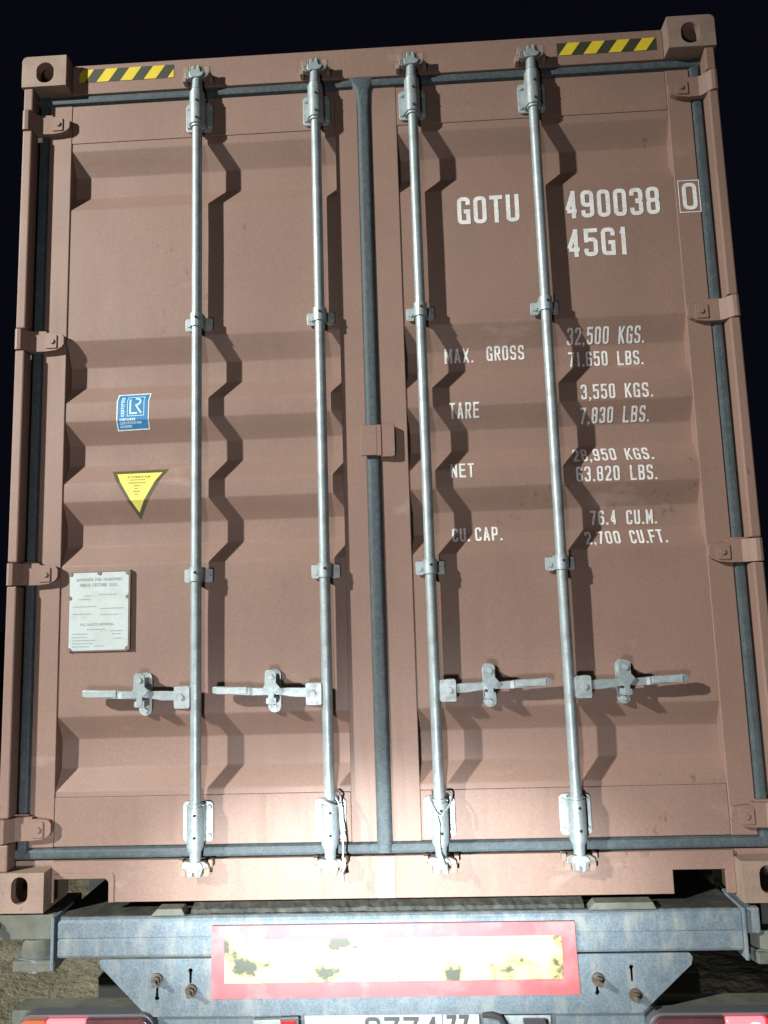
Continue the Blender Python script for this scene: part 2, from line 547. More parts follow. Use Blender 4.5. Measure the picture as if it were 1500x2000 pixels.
# corner castings
for sx in (-1, 1):
    for top in (0, 1):
        z0, z1 = (H-.118, H) if top else (0.0, .118)
        xa, xb = (-W2, -W2+.162) if sx < 0 else (W2-.162, W2)
        cx = sx*(W2-.085)
        cz = 2.831 if top else .066
        hw, hh = (.031, .039) if top else (.026, .040)
        outer = rrect(xa, xb, z0, z1, .02, 5, ((0, 0, 0, 1) if sx < 0 else (0, 0, 1, 0)) if top else ((1, 0, 0, 0) if sx < 0 else (0, 1, 0, 0)))
        hole = rrect(cx-hw, cx+hw, cz-hh, cz+hh, hw*.97, 7)
        inner = rrect(xa+.016, xb-.016, z0+.016, z1-.016, .01, 3)
        mb = MB()
        mb.prism([outer, hole], 0.0, .03, 'cast')
        mb.prism([outer, inner], .0302, .165, 'cast')
        mb.box(xa+.004, xb-.004, .1655, .178, z0+.004, z1-.004, 'cast')
        mb.obj('corner_casting', BOX, .0025)

# corner posts with flange pieces between the hinges
HZ = (2.654, 1.845, 1.044, .239)
HH = .036
for sx in (-1, 1):
    mb = MB()
    cuts = [.1185]
    for z in reversed(HZ):
        cuts += [z-HH-.003, z+HH+.003]
    cuts.append(H-.1185)
    for i in range(0, len(cuts), 2):
        mb.box(sx*1.212, sx*1.179, .006, .060, cuts[i], cuts[i+1], 'rail')
    mb.box(sx*1.213, sx*1.183, .0605, .20, .1187, H-.1187, 'rail')
    mb.box(sx*1.1828, sx*1.10, .105, .20, .1187, H-.1187, 'rail')
    mb.obj('corner_post', BOX, .005)

# header beam with a thin rear lip
mb = MB()
mb.box(-1.0565, 1.0565, .050, .17, 2.774, 2.884, 'rail')
mb.box(-1.0565, 1.0565, .058, .17, 2.8845, 2.895, 'rail')
for sx in (-1, 1):
    mb.box(sx*1.057, sx*1.18, .085, .17, 2.74, 2.7775, 'rail')
HEAD = mb.obj('header_beam', BOX, .003)
for sx, xa, z0, z1, off in ((-1, -1.031, 2.819, 2.870, -.024), (1, .687, 2.811, 2.859, .004)):
    mb = MB()
    xb = xa+.347
    mb.prism([[(xa, z0), (xb, z0), (xb, z1), (xa, z1)]], .0490, .0499, 'black')
    lean, wd, per = .034, .044, .087
    for k in range(-1, 6):
        b = xa+off+k*per
        poly = [(b, z0+.0005), (b+wd, z0+.0005), (b+wd+lean, z1-.0005), (b+lean, z1-.0005)]
        # clip to the strip in x by clipping with swapped axes
        pl = [(p[1], p[0]) for p in poly]
        pl = clip_z(pl, xa+.0005, xb-.0005)
        if len(pl) > 2:
            mb.poly([(p[1], p[0]) for p in pl], .0485, 'yellow')
    mb.obj('hazard_stripe_sticker', HEAD, label='yellow and black diagonal hazard tape on the %s end of the top beam' % ('left' if sx < 0 else 'right'))

# sill beam with the two pockets
mb = MB()
out = [(-1.0563, .136), (-1.0563, .012), (-1.05, .012), (-1.05, .083)]
out += [(-.89, .083), (-.883, .080), (-.876, .073), (-.874, .066), (-.874, .012), (.871, .012), (.871, .081), (1.028, .081), (1.028, .012), (1.0563, .012), (1.0563, .136)]
mb.prism([out], .050, .060, 'rail')
mb.box(-.868, .864, .0605, .19, .016, .134, 'rail')
mb.box(-1.18, 1.18, .0607, .17, .090, .1365, 'rail')
# raised flange round the left pocket
fl = [(-.873, .012), (-.856, .012), (-.856, .094), (-.862, .099), (-1.050, .099), (-1.050, .0835), (-.884, .0835), (-.8735, .074)]
mb.prism([fl], .0465, .0498, 'rail')
sill = mb.obj('sill_beam', BOX, .002)
MB().box(-.027, .026, .0475, .0498, .013, .134, 'dust').obj('joint_plate', sill, .001)

# body: side walls, roof, front wall, floor
def corrugated_side(sx):
    mb = MB()
    prof = []
    y = .20
    while y < 11.95:
        for dx, dy in ((0, 0), (0, .072), (.036, .14), (.036, .21)):
            prof.append((sx*(1.205-dx), y+dy))
        y += .278
    n = len(prof)
    vs = [(x, yy, .16) for x, yy in prof]+[(x, yy, 2.83) for x, yy in prof]
    mb.add(vs, [(i, i+1, n+i+1, n+i) for i in range(n-1)], 'paint')
    mb.box(sx*1.19, sx*1.213, .20, 12.0, .02, .165, 'rail')
    mb.box(sx*1.15, sx*1.2125, .20, 12.0, 2.825, 2.889, 'rail')
    return mb.obj('side_wall', BOX)
corrugated_side(-1)
corrugated_side(1)
MB().box(-1.15, 1.15, .18, 12.0, 2.872, 2.886, 'paint').obj('roof', BOX)
MB().box(-1.2, 1.2, 12.0, 12.06, .02, 2.886, 'paint').obj('end_wall', BOX)
mb = MB()
mb.box(-1.18, 1.18, .195, 11.99, .13, .16, 'wood')
for k in range(24):
    mb.box(-1.18, 1.18, .45+k*.48, .51+k*.48, .02, .1295, 'darkmud')
mb.obj('floor_frame', BOX)

# ---- doors
FY = .058          # face of stiles
PY = .062          # outer flats of the panel
RD = .042          # depth of the corrugation
KINK = [(2.588, 0), (2.560, 0), (2.480, 1), (2.400, 1), (2.335, 0), (1.850, 0), (1.765, 1), (1.692, 1), (1.628, 0),
        (1.562, 0), (1.486, 1), (1.415, 1), (1.346, 0), (1.284, 0), (1.208, 1), (1.135, 1), (1.068, 0),
        (.578, 0), (.502, 1), (.409, 1), (.346, 0), (.328, 0)]
def panel_y(z):
    if z >= KINK[0][0] or z <= KINK[-1][0]:
        return PY
    for (a, da), (b, db) in zip(KINK, KINK[1:]):
        if b <= z <= a:
            return PY+RD*(da+(db-da)*(a-z)/(a-b))
    return PY
def bow(x, z):
    """the pressed sheet is never quite flat: shallow inward waves that die out at its welded edges"""
    ex = min(1, abs(abs(x)-.109)/.12, abs(1.058-abs(x))/.12)
    ez = min(1, max(0, 2.588-z)/.12, max(0, z-.328)/.12)
    p = Vector((x*1.7, z*1.9, 3.0+(5 if x > 0 else 0)))
    w = .5+.5*noise.noise(p)+.22*noise.noise(p*3.1)
    return max(0, w)*.0055*max(0, ex)*max(0, ez)
ZS = sorted([k[0] for k in KINK])
def conform(mb, quads, key, lift):
    for lv, poly in quads:
        for a, b in zip([-9]+ZS, ZS+[9]):
            zz = [p[1] for p in poly]
            if max(zz) <= a or min(zz) >= b:
                continue
            c = clip_z(poly, a, b)
            if len(c) < 3:
                continue
            if abs(sum(c[i][0]*c[(i+1) % len(c)][1]-c[(i+1) % len(c)][0]*c[i][1] for i in range(len(c)))) < 1e-8:
                continue
            ar = sum(c[i][0]*c[(i+1) % len(c)][1]-c[(i+1) % len(c)][0]*c[i][1] for i in range(len(c)))
            if ar < 0: c.reverse()
            mb.add([(p[0], panel_y(min(max(p[1], a+1e-7), b-1e-7))+bow(p[0], p[1])-lift-lv*.00025, p[1]) for p in c], [tuple(range(len(c)))], key)

def half_round(c, w, front, back, n=7):
    """profile across a soft rubber lip: c +- w, bulging to 'front'"""
    pts = [(c-w, back)]
    for i in range(n):
        t = -1+2*i/(n-1)
        pts.append((c+w*t*.98, front+(back-front)*.35*(abs(t)**5)))
    pts.append((c+w, back))
    return pts

DOOR = {}
for sx in (-1, 1):
    xo, xi = sx*1.138, sx*.026 if sx < 0 else .021
    so, si = sx*1.058, sx*.106 if sx < 0 else .112
    mb = MB()
    mb.box(xo, so, FY, .116, .176, 2.736, 'rail')
    mb.box(xi, si, FY, .116, .176, 2.736, 'rail')
    mb.box(so-sx*.0005, si+sx*.0005, FY+.0018, .115, 2.589, 2.735, 'rail')
    mb.box(so-sx*.0005, si+sx*.0005, FY+.0018, .115, .177, .327, 'rail')
    d = mb.obj('door', BOX, .0022)
    d['label'] = '%s red-brown door leaf %s' % (('left', 'with the blue sticker, yellow triangle and data plate') if sx < 0 else ('right', 'with the white serial number and weight lettering'))
    DOOR[sx] = d
    # corrugated panel
    mb = MB()
    xa, xb = min(so, si)+.0004, max(so, si)-.0004
    nx = 40
    rows = []
    for (za, da), (zb, db) in zip(KINK, KINK[1:]):
        n = max(1, int(round((za-zb)/.045)))
        rows += [(za+(zb-za)*i/n, da+(db-da)*i/n) for i in range(n)]
    rows.append(KINK[-1])
    vs, fs = [], []
    for z, dd in rows:
        vs += [(xa+(xb-xa)*i/nx, PY+RD*dd+bow(xa+(xb-xa)*i/nx, z), z) for i in range(nx+1)]
    for j in range(len(rows)-1):
        for i in range(nx):
            q = j*(nx+1)+i
            fs.append((q+nx+1, q+nx+2, q+1, q))
    mb.add(vs, fs, 'paint')
    mb.sm = [True]*len(mb.sm)
    pn = mb.obj('panel', d, .006, 2)
    pn.modifiers['bevel'].angle_limit = math.radians(15)
    pn.modifiers['bevel'].width = .004
    pn.modifiers['bevel'].segments = 3
    # gaskets
    def strip_z(name, c, w, fr, z0, z1):
        m_ = MB(); m_.sweep_z(half_round(c, w, fr, .095), z0, z1, 'rubber'); return m_.obj(name, d, .0)
    strip_z('gasket', sx*1.1585, .0202, .0535, .145, 2.772)
    for (zc, wz) in ((2.755, .0185), (.1565, .0195)):
        m_ = MB()
        x_end = -.0 if sx < 0 else .0
        pr = [(y, z) for z, y in half_round(zc, wz, .0505 if zc > 1 else .0515, .095)]
        m_.sweep_x(pr, min(sx*1.1785, sx*.0005), max(sx*1.1785, sx*.0005), 'rubber')
        m_.obj('gasket', d)
    # hinges
    for z in HZ:
        m_ = MB()
        # bent leaf profile in x-y, swept in z, then tapered tip plate
        pr = [(1.2145, .012), (1.211, .003), (1.203, .0005), (1.192, .003), (1.180, .016), (1.170, .030), (1.160, .036), (1.120, .038),
              (1.120, .0575), (1.19, .0575), (1.2145, .055)]
        pr = [(sx*a, b) for a, b in pr]
        if sx > 0: pr.reverse()
        m_.sweep_z(pr+[pr[0]], z-HH, z+HH, 'rail')
        tip = [(1.1198, -HH), (1.085, -HH+.004), (1.066, -.022), (1.0585, -.012), (1.0585, .014), (1.066, .024), (1.085, .027), (1.1198, .030)]
        m_.prism([[(sx*a, z+b) for a, b in tip]], .0375, .0568, 'rail')
        m_.prism([rrect(sx*1.102-.02, sx*1.102+.02, z-.026, z+.022, .004, 2)], .0335, .0373, 'rail')
        m_.cyl((sx*1.098, .0333, z-.002), (sx*1.098, .029, z-.002), .009, 'rail', 10)
        m_.box(sx*1.19, sx*1.135, .046, .0572, z+HH+.0005, z+HH+.007, 'rail')
        m_.obj('hinge', d, .0025)

for tx, tz in ((-1.170, 2.606), (-1.184, 1.795), (-1.195, 1.000)):
    MB().box(tx-.008, tx+.008, .050, .0525, tz-.009, tz+.008, 'white').obj('tag', DOOR[-1])
# centre gasket with flared head, on the left leaf
mb = MB()
cz = [(.145, -.030, .024), (2.66, -.0275, .0215), (2.725, -.034, .026), (2.752, -.058, .044), (2.775, -.064, .050)]
vs, fs = [], []
npf = None
for z, a, b in cz:
    pr = half_round((a+b)/2, (b-a)/2, .046 if z < 2.74 else .0475, .095, 9)
    npf = len(pr)
    vs += [(x, y, z) for x, y in pr]
for k in range(len(cz)-1):
    for i in range(npf-1):
        fs.append((k*npf+i, k*npf+i+1, (k+1)*npf+i+1, (k+1)*npf+i))
fs.append(tuple((len(cz)-1)*npf+i for i in range(npf)))
mb.add(vs, fs, 'rubber', True)
mb.obj('gasket', DOOR[-1])
# overlap tab that keeps the leaves closed, on the right leaf
mb = MB()
mb.prism([rrect(.0245, .069, 1.393, 1.502, .008, 3, (0, 1, 1, 0))], .034, .0575, 'rail')
mb.prism([rrect(-.0425, .0095, 1.399, 1.500, .003, 2)], .030, .0445, 'rail')
mb.prism([rrect(.0095, .0245, 1.397, 1.501, .001, 1)], .031, .0455, 'rail')
mb.obj('latch_tab', DOOR[1], .003)

# ---- lettering on the right leaf
WORDS = [('GOTU', .312, .525, 2.207, 2.307), ('490038', .681, 1.003, 2.207, 2.307), ('45G1', .679, .885, 2.067, 2.167)]
SMALL = [('MAX.', .248, .347, 1.724, 1.774), ('GROSS', .392, .52, 1.727, 1.777), ('32,500', .666, .807, 1.769, 1.822), ('KGS.', .84, .927, 1.767, 1.820),
 ('71.650', .669, .801, 1.693, 1.745), ('LBS.', .834, .921, 1.692, 1.742), ('TARE', .255, .355, 1.523, 1.573), ('3,550', .694, .807, 1.566, 1.617),
 ('KGS.', .839, .931, 1.566, 1.616), ('7,830', .692, .801, 1.492, 1.541), ('LBS.', .834, .922, 1.491, 1.541), ('NET', .251, .328, 1.318, 1.367),
 ('28,950', .658, .799, 1.358, 1.404), ('KGS.', .83, .92, 1.357, 1.402), ('63.820', .661, .802, 1.289, 1.339), ('LBS.', .836, .923, 1.288, 1.338),
 ('CU.', .248, .306, 1.108, 1.154), ('CAP.', .324, .413, 1.108, 1.155), ('76.4', .706, .791, 1.149, 1.197), ('CU.M.', .824, .923, 1.147, 1.195),
 ('2,700', .681, .794, 1.083, 1.127), ('CU.FT.', .826, .944, 1.081, 1.127)]
for w, a, b, c, d in WORDS:
    mb = MB()
    conform(mb, text_quads(w, a, b, c, d, .0145, .26), 'white', .0012)
    mb.obj('lettering', DOOR[1], label='large white characters %s' % w)
for w, a, b, c, d in SMALL:
    mb = MB()
    conform(mb, text_quads(w, a, b, c, d, .0066, .32), 'white', .0012)
    mb.obj('lettering', DOOR[1], label='small white characters %s' % w)
mb = MB()
for lv, q in text_quads('0', 1.0795, 1.1285, 2.213, 2.311, .0135):
    mb.poly(q, FY-.0012, 'white')
for a, b, c, d in ((1.0665, 1.1395, 2.203, 2.2062), (1.0665, 1.1395, 2.3178, 2.321), (1.0665, 1.0697, 2.2063, 2.3177), (1.1363, 1.1395, 2.2063, 2.3177)):
    mb.poly([(a, c), (b, c), (b, d), (a, d)], FY-.0012, 'white')
mb.obj('lettering', DOOR[1], label='white check digit 0 in a thin square outline')

# ---- stickers on the left leaf
mb = MB()
def shear(p):   # the sticker sits slightly askew
    return (p[0]+(p[1]-1.593)*.02, p[1]+(p[0]+.823)*.02)
X0, X1, Z0, Z1 = -.880, -.767, 1.529, 1.657
def sq(a, b, c, d): return [shear(p) for p in ((a, c), (b, c), (b, d), (a, d))]
conform(mb, [(0, sq(X0, X1, Z0, Z1))], 'white', .0008)
conform(mb, [(0, sq(X0+.004, X1-.004, Z0+.004, Z1-.004))], 'blue', .0012)
bx0, bx1, bz0, bz1 = X0+.037, X1-.017, Z0+.046, Z1-.013
t = .002
for q in ((bx0, bx1, bz0, bz0+t), (bx0, bx1, bz1-t, bz1), (bx0, bx0+t, bz0+t, bz1-t), (bx1-t, bx1, bz0+t, bz1-t)):
    conform(mb, [(0, sq(*q))], 'bluewhite', .0016)
lx, lz = bx0+.011, bz0+.010
for pth in ([(lx, bz1-.009), (lx, lz), (lx+.024, lz)], [(lx+.016, bz1-.008), (lx+.028, bz1-.008, 1), (lx+.037, bz1-.018, 1), (lx+.030, bz1-.029, 1), (lx+.018, bz1-.031)], [(lx+.019, bz1-.031), (lx+.038, lz-.001)]):
    for i, qd in enumerate(ribbon(rounded(pth, False, .012), .0055, False)):
        conform(mb, [(1, [shear(p) for p in qd])], 'bluewhite', .0016)
for w, a, b, c, d in (('CONTAINER', .012, .066, .0305, .039), ('CERTIFICATION', .012, .086, .0200, .0275), ('SCHEME', .012, .052, .0095, .017)):
    conform(mb, [(l, [shear(p) for p in q]) for l, q in text_quads(w, X0+a, X0+b, Z0+c, Z0+d, .0016 if w != 'CONTAINER' else .0024)], 'bluewhite', .0016)
rot = []
for l, q in text_quads('CERTIFIED', 0, .068, 0, .0115, .0026):
    rot.append((l, [shear((X0+.0275-p[1], Z0+.046+p[0])) for p in q]))
conform(mb, rot, 'bluewhite', .0016)
mb.obj('certification_sticker', DOOR[-1], label='small square blue sticker with white rim and white print')

mb = MB()
A, B, C_ = (-.900, 1.389), (-.706, 1.391), (-.803, 1.222)
cx, cz = (A[0]+B[0]+C_[0])/3, (A[1]+B[1]+C_[1])/3
conform(mb, [(0, [A, C_, B])], 'olive', .0008)
k = .80
inn = [(cx+(p[0]-cx)*k, cz+(p[1]-cz)*k) for p in (A, C_, B)]
conform(mb, [(0, inn)], 'lemon', .0012)
conform(mb, text_quads('ATTENTION', -.842, -.766, 1.361, 1.3685, .0018, .5), 'ink', .0016)
for wl, zz in ((.056, 1.352), (.062, 1.341), (.026, 1.331), (.018, 1.322), (.028, 1.312), (.016, 1.302)):
    n = int(wl/.006)
    for i in range(n):
        a = cx-wl/2+i*.006
        conform(mb, [(0, [(a, zz), (a+.004, zz), (a+.004, zz+.0035), (a, zz+.0035)])], 'ink', .0016)
mb.obj('warning_triangle_sticker', DOOR[-1], label='yellow downward pointing triangle sticker with dark border')

# data plate with rivets
mb = MB()
px0, px1, pz0, pz1 = -1.024, -.826, .790, 1.044
mb.prism([rrect(px0-.004, px1+.004, pz0-.004, pz1+.004, .003, 2)], PY-.004, PY-.0003, 'rivet')
mb.prism([rrect(px0, px1, pz0, pz1, .002, 2)], PY-.0055, PY-.0042, 'paper')
def pt(w, a, b, c, d, s):
    for l, q in text_quads(w, px0+a, px0+b, pz0+c, pz0+d, s):
        mb.poly(q, PY-.0059-l*.0002, 'print')
pt('APPROVED FOR TRANSPORT', .022, .176, .226, .236, .0018)
pt('UNDER CUSTOMS SEAL', .034, .160, .208, .219, .0020)
pt('CSC SAFETY APPROVAL', .038, .150, .080, .088, .0016)
for (a, b, z) in ((.05, .075, .176), (.10, .160, .180), (.03, .07, .165), (.012, .092, .141), (.104, .184, .134), (.012, .075, .117), (.104, .165, .114),
                  (.06, .12, .066), (.012, .065, .052), (.012, .06, .041), (.012, .09, .031), (.012, .08, .021), (.012, .07, .011), (.085, .12, .012), (.14, .18, .060), (.145, .175, .050), (.15, .18, .036)):
    x = a
    while x < b:
        w = random.uniform(.003, .008)
        mb.poly([(px0+x, pz0+z), (px0+min(x+w, b), pz0+z), (px0+min(x+w, b), pz0+z+.003), (px0+x, pz0+z+.003)], PY-.0060, 'print')
        x += w+.002
for (a, b) in ((px0+.003, pz1-.004), ((px0+px1)/2, pz1-.002), (px1-.004, pz1-.003), (px0, (pz0+pz1)/2+.045), (px1-.002, (pz0+pz1)/2+.045), (px0+.002, pz0+.003), (px1-.003, pz0+.004)):
    mb.cyl((a, PY-.0075, b), (a, PY-.0005, b), .0068, 'rivet', 10)
mb.box(px1+.004, px1+.0075, PY-.011, PY-.0003, pz0, pz1+.006, 'rivet')
mb.obj('data_plate', DOOR[-1], label='pale metal data plate with faint print, riveted low on the left door')

# ---- locking bars
RY, RR = .021, .0172
BARS = ((-.590, -1), (-.170, -1), (.170, 1), (.588, 1))
LBL = ('leftmost', 'second from left', 'third from left', 'rightmost')
for bi, (bx, hs) in enumerate(BARS):
    rod = MB().cyl((0, 0, .16), (0, 0, 2.762), RR, 'galv', 20).obj('locking_bar', BOX, loc=(bx, RY, 0), label='%s of the four galvanised vertical locking bars' % LBL[bi])
    rng = random.Random(bi)
    for top in (1, 0):
        zc = 2.656 if top else .249
        hh = .055 if top else .061
        mb = MB()
        mb.prism([rrect(-.048, .048, zc-hh, zc+hh, .014, 4)], .0285, .0365, 'plate')
        mb.box(-.027, .027, -.001, .0283, zc-hh+.006, zc+hh-.004, 'galv')
        z0, z1 = (zc-.052, zc+.070) if top else (zc-.068, zc+.052)
        mb.cyl((0, 0, z0), (0, 0, z1), .0268, 'galv', 20)
        mb.cyl((0, 0, z0-.009), (0, 0, z0-.0003), .0225, 'galv', 20)
        mb.cyl((0, 0, z1+.0003), (0, 0, z1+.010), .0225, 'galv', 20)
        for a in (-.037, .037):
            for b in (-hh+.018, hh-.018):
                mb.cyl((a, .028, zc+b), (a, .022, zc+b), .0085, 'plate', 10, r2=.006)
        for b in (-.036, .030):
            mb.cyl((.004, -.0285, zc+b), (.004, -.024, zc+b), .0045, 'hole', 8)
        mb.obj('guide_bracket', rod, .0015)
        # cam: neck, forked head
        mb = MB()
        s = 1 if top else -1
        ze = 2.752 if top else .168
        mb.cyl((0, 0, ze-s*.012), (0, 0, ze+s*.030), .0195, 'galv', 16, r2=.017)
        zc2 = ze+s*.040
        hz = lambda a: zc2+s*a
        tw = rng.uniform(-.2, .2)
        head = [(-.042, -.008), (-.030, -.014), (.030, -.012), (.044, -.004), (.046, .008), (.034, .006), (.026, .012), (.020, .034), (.008, .040), (.004, .022), (-.006, .020), (-.010, .036), (-.024, .034), (-.028, .012), (-.042, .010)]
        mb.prism([[(a, hz(b)) for a, b in head]], -.014, .008, 'cam')
        mb.prism([[(a*.6, hz(b*.9)) for a, b in head]], -.020, -.0143, 'galv')
        mb.obj('cam', rod, .0025)
        for q in (-1, 1):
            mb = MB()
            mb.box(q*.030, q*.046, -.004, .029, hz(.010), hz(.026), 'cast')
            mb.box(q*.028, q*.047, -.009, -.0043, hz(.004), hz(.034), 'cast')
            mb.box(q*.040, q*.054, .0, .0288, hz(-.014), hz(.0095), 'cast')
            mb.obj('cam_keeper', rod, .003)
    for zc in (1.885, 1.024):
        mb = MB()
        mb.prism([rrect(-.047, -.0195, zc-.024, zc+.020, .006, 3)], .0285, .0335, 'plate')
        mb.prism([rrect(.0195, .047, zc-.024, zc+.020, .006, 3)], .0285, .0335, 'plate')
        # strap round the rod
        n = 14
        prof = [(.0225*math.cos(math.pi*i/n), -.0225*math.sin(math.pi*i/n)) for i in range(n+1)]
        prof = [(.0225, .0335)]+prof+[(-.0225, .0335)]
        inner = [(.018*math.cos(math.pi*i/n), -.018*math.sin(math.pi*i/n)) for i in range(n, -1, -1)]
        ring = prof+[(-.018, .0335)]+inner+[(.018, .0335)]
        vs = [(a, b, zc-.022) for a, b in ring]+[(a, b, zc+.024) for a, b in ring]
        k = len(ring)
        fs = [(i, (i+1) % k, k+(i+1) % k, k+i) for i in range(k)]
        mb.add(vs, fs, 'galv', False)
        np_ = len(prof)
        for zz, flip in ((zc-.022, 0), (zc+.024, 1)):
            o = 0
            v2 = [(a, b, zz) for a, b in ring]
            f2 = []
            for i in range(np_-1):
                j = k-1-i
                f2.append((i, i+1, j-1, j))
            mb.add(v2, f2, 'galv')
        for a in (-.034, .034):
            mb.cyl((a, .0283, zc-.003), (a, .0225, zc-.003), .0085, 'plate', 6)
        mb.cyl((.003, -.0255, zc+.006), (.003, -.0215, zc+.006), .0045, 'hole', 8)
        mb.obj('rod_clamp', rod, .0012)
    # handle, hub and catch
    zh = .640
    mb = MB()
    hub = rrect(min(hs*.016, hs*.066), max(hs*.016, hs*.066), zh-.038, zh+.030, .006, 3)
    mb.prism([hub], -.016, -.009, 'plate')
    mb.prism([hub], .005, .012, 'plate')
    mb.box(hs*.014, hs*.030, -.0088, .0048, zh-.035, zh+.027, 'plate')
    mb.cyl((hs*.044, -.022, zh-.002), (hs*.044, -.0162, zh-.002), .009, 'plate', 12)
    mb.obj('handle_hub', rod, .0015)
    mb = MB()
    sec = [(.038, -.0085, .0045, -.014, .014), (.100, -.0085, .0045, -.014, .015), (.150, -.0080, .001, -.008, .014), (.185, -.0105, .001, -.008, .013), (.235, -.0125, .002, -.010, .014), (.245, -.0150, .003, -.009, .015), (.350, -.0155, .004, -.006, .017), (.363, -.0140, .002, -.003, .014)]
    vs, fs = [], []
    for x, ya, yb, za, zb in sec:
        dz = .010*(x-.04)/.32
        vs += [(hs*x, ya, zh+za+dz), (hs*x, ya, zh+zb+dz), (hs*x, yb, zh+zb+dz), (hs*x, yb, zh+za+dz)]
    for i in range(len(sec)-1):
        for j in range(4):
            a, b = i*4+j, i*4+(j+1) % 4
            fs.append((a, b, b+4, a+4))
    fs += [(3, 2, 1, 0), tuple(len(vs)-4+i for i in range(4))]
    if hs > 0: fs = [tuple(reversed(f)) for f in fs]
    mb.add(vs, fs, 'galv')
    # grooves of the flattened grip
    mb.box(hs*.252, hs*.345, -.0180, -.0158, zh+.003, zh+.024, 'plate')
    mb.obj('handle', rod, .002)
    mb = MB()
    cx = hs*.173
    mb.prism([rrect(cx-.021, cx+.021, zh-.062, zh+.075, .0205, 6)], .030, .0365, 'plate')
    mb.prism([rrect(cx-.018, cx+.014, zh-.030, zh-.012, .003, 2)], -.022, .0298, 'plate')
    mb.prism([rrect(cx-.010, cx+.008, zh-.026, zh+.004, .002, 2)], -.024, -.0222, 'galv')
    flap = [(cx-.020, zh+.070), (cx-.022, zh+.030), (cx-.026, zh+.018), (cx-.010, zh+.002), (cx+.010, zh+.001), (cx+.026, zh+.020), (cx+.014, zh+.034), (cx+.014, zh+.068), (cx+.004, zh+.074), (cx-.012, zh+.075)]
    mb.prism([flap], -.022, -.017, 'galv')
    mb.box(cx-.014, cx+.010, -.0168, .0297, zh+.034, zh+.060, 'galv')
    mb.cyl((cx-.002, -.0275, zh+.054), (cx-.002, -.0222, zh+.054), .008, 'plate', 10)
    mb.cyl((cx, .0298, zh-.046), (cx, .024, zh-.046), .008, 'plate', 10)
    mb.obj('handle_catch', rod, .0015)

# ------------------------------------------------------------------ trailer
GZ = -1.25
TR = empty('container_trailer', (0, 0, GZ), 'dirty blue-grey trailer rear with reflector board and lit tail lamps, carrying the container', 'trailer')
def T(mb, name, bevel=0.0, parent=None, label=None):
    o = mb.obj(name, parent or TR, bevel, label=label)
    if parent is None or parent is TR:
        o.location = (0, 0, -GZ)
    return o
# rear cross beam
mb = MB()
pr = [(.60, -.014), (.004, -.014), (-.006, -.018), (-.012, -.026), (-.012, -.068), (-.009, -.0705), (-.009, -.0735), (-.012, -.076), (-.012, -.118), (-.008, -.126), (.004, -.128), (.60, -.128)]
n = len(pr)
xs = [-1.004, 1.040]
vs = [(x, y, z) for x in xs for y, z in pr]
fs = [(i, i+1, n+i+1, n+i) for i in range(n-1)]+[tuple(range(n-1, -1, -1)), tuple(range(n, 2*n))]
mb.add(vs, fs, 'chassis')
beam = T(mb, 'rear_beam', .002)
T(MB().box(-1.002, 1.038, .006, .62, -.0138, -.0112, 'strip'), 'beam_top_plate')
# bearing plates on the beam, under the sill
for a, b in ((-.72, -.615), (.60, .80)):
    mb = MB()
    mb.prism([[(a, -.0108), (b, -.0108), (b-.01, .0085), (a+.02, .0085)]], -.004, .04, 'mud')
    T(mb, 'bearing_plate', .002)
mb = MB()
vs, fs = [], []
rn = random.Random(3)
nn = 90
for i in range(nn+1):
    x = -.60+1.19*i/nn
    y0 = .012+rn.uniform(-.004, .004)
    vs += [(x, y0, -.0110), (x, y0+.003, .000+rn.uniform(-.002, .002)), (x, .049, .0095)]
for i in range(nn):
    fs += [(3*i+3, 3*i+4, 3*i+1, 3*i), (3*i+4, 3*i+5, 3*i+2, 3*i+1)]
mb.add(vs, fs, 'strip')
T(mb, 'packing_strip')
# end plates, wings and twist locks
for sx in (-1, 1):
    x0 = -1.012 if sx < 0 else 1.041
    mb = MB()
    mb.box(x0, x0+sx*.010, -.02, .12, -.158 if sx < 0 else -.150, -.006, 'chassis')
    T(mb, 'end_plate', .002)
    xa = x0+sx*.0102
    mb = MB()
    if sx < 0:
        mb.box(xa, xa+sx*.32, .004, .20, -.078, -.006, 'mud')
        mb.cyl((-1.205, .0035, -.036), (-1.205, -.010, -.036), .017, 'mud', 12)
        mb.cyl((-1.212, -.0102, -.036), (-1.212, -.030, -.036), .013, 'galv', 12)
    else:
        mb.box(xa, xa+.045, -.006, .20, -.082, -.010, 'chassis')
        mb.box(xa+.0452, xa+.32, .05, .20, -.078, -.010, 'darkmud')
    T(mb, 'wing_bracket', .004)
    mb = MB()
    cx = -1.085 if sx < 0 else 1.13
    mb.cyl((cx, .05, -.0785), (cx, .05, -.128), .050, 'mud', 18, r2=.056)
    mb.cyl((cx, .05, -.1283), (cx, .05, -.165), .072, 'chassis', 6)
    mb.box(cx-.055, cx+.075 if sx < 0 else cx+.12, -.018, .04, -.163, -.130, 'mud')
    T(mb, 'twist_lock', .006)
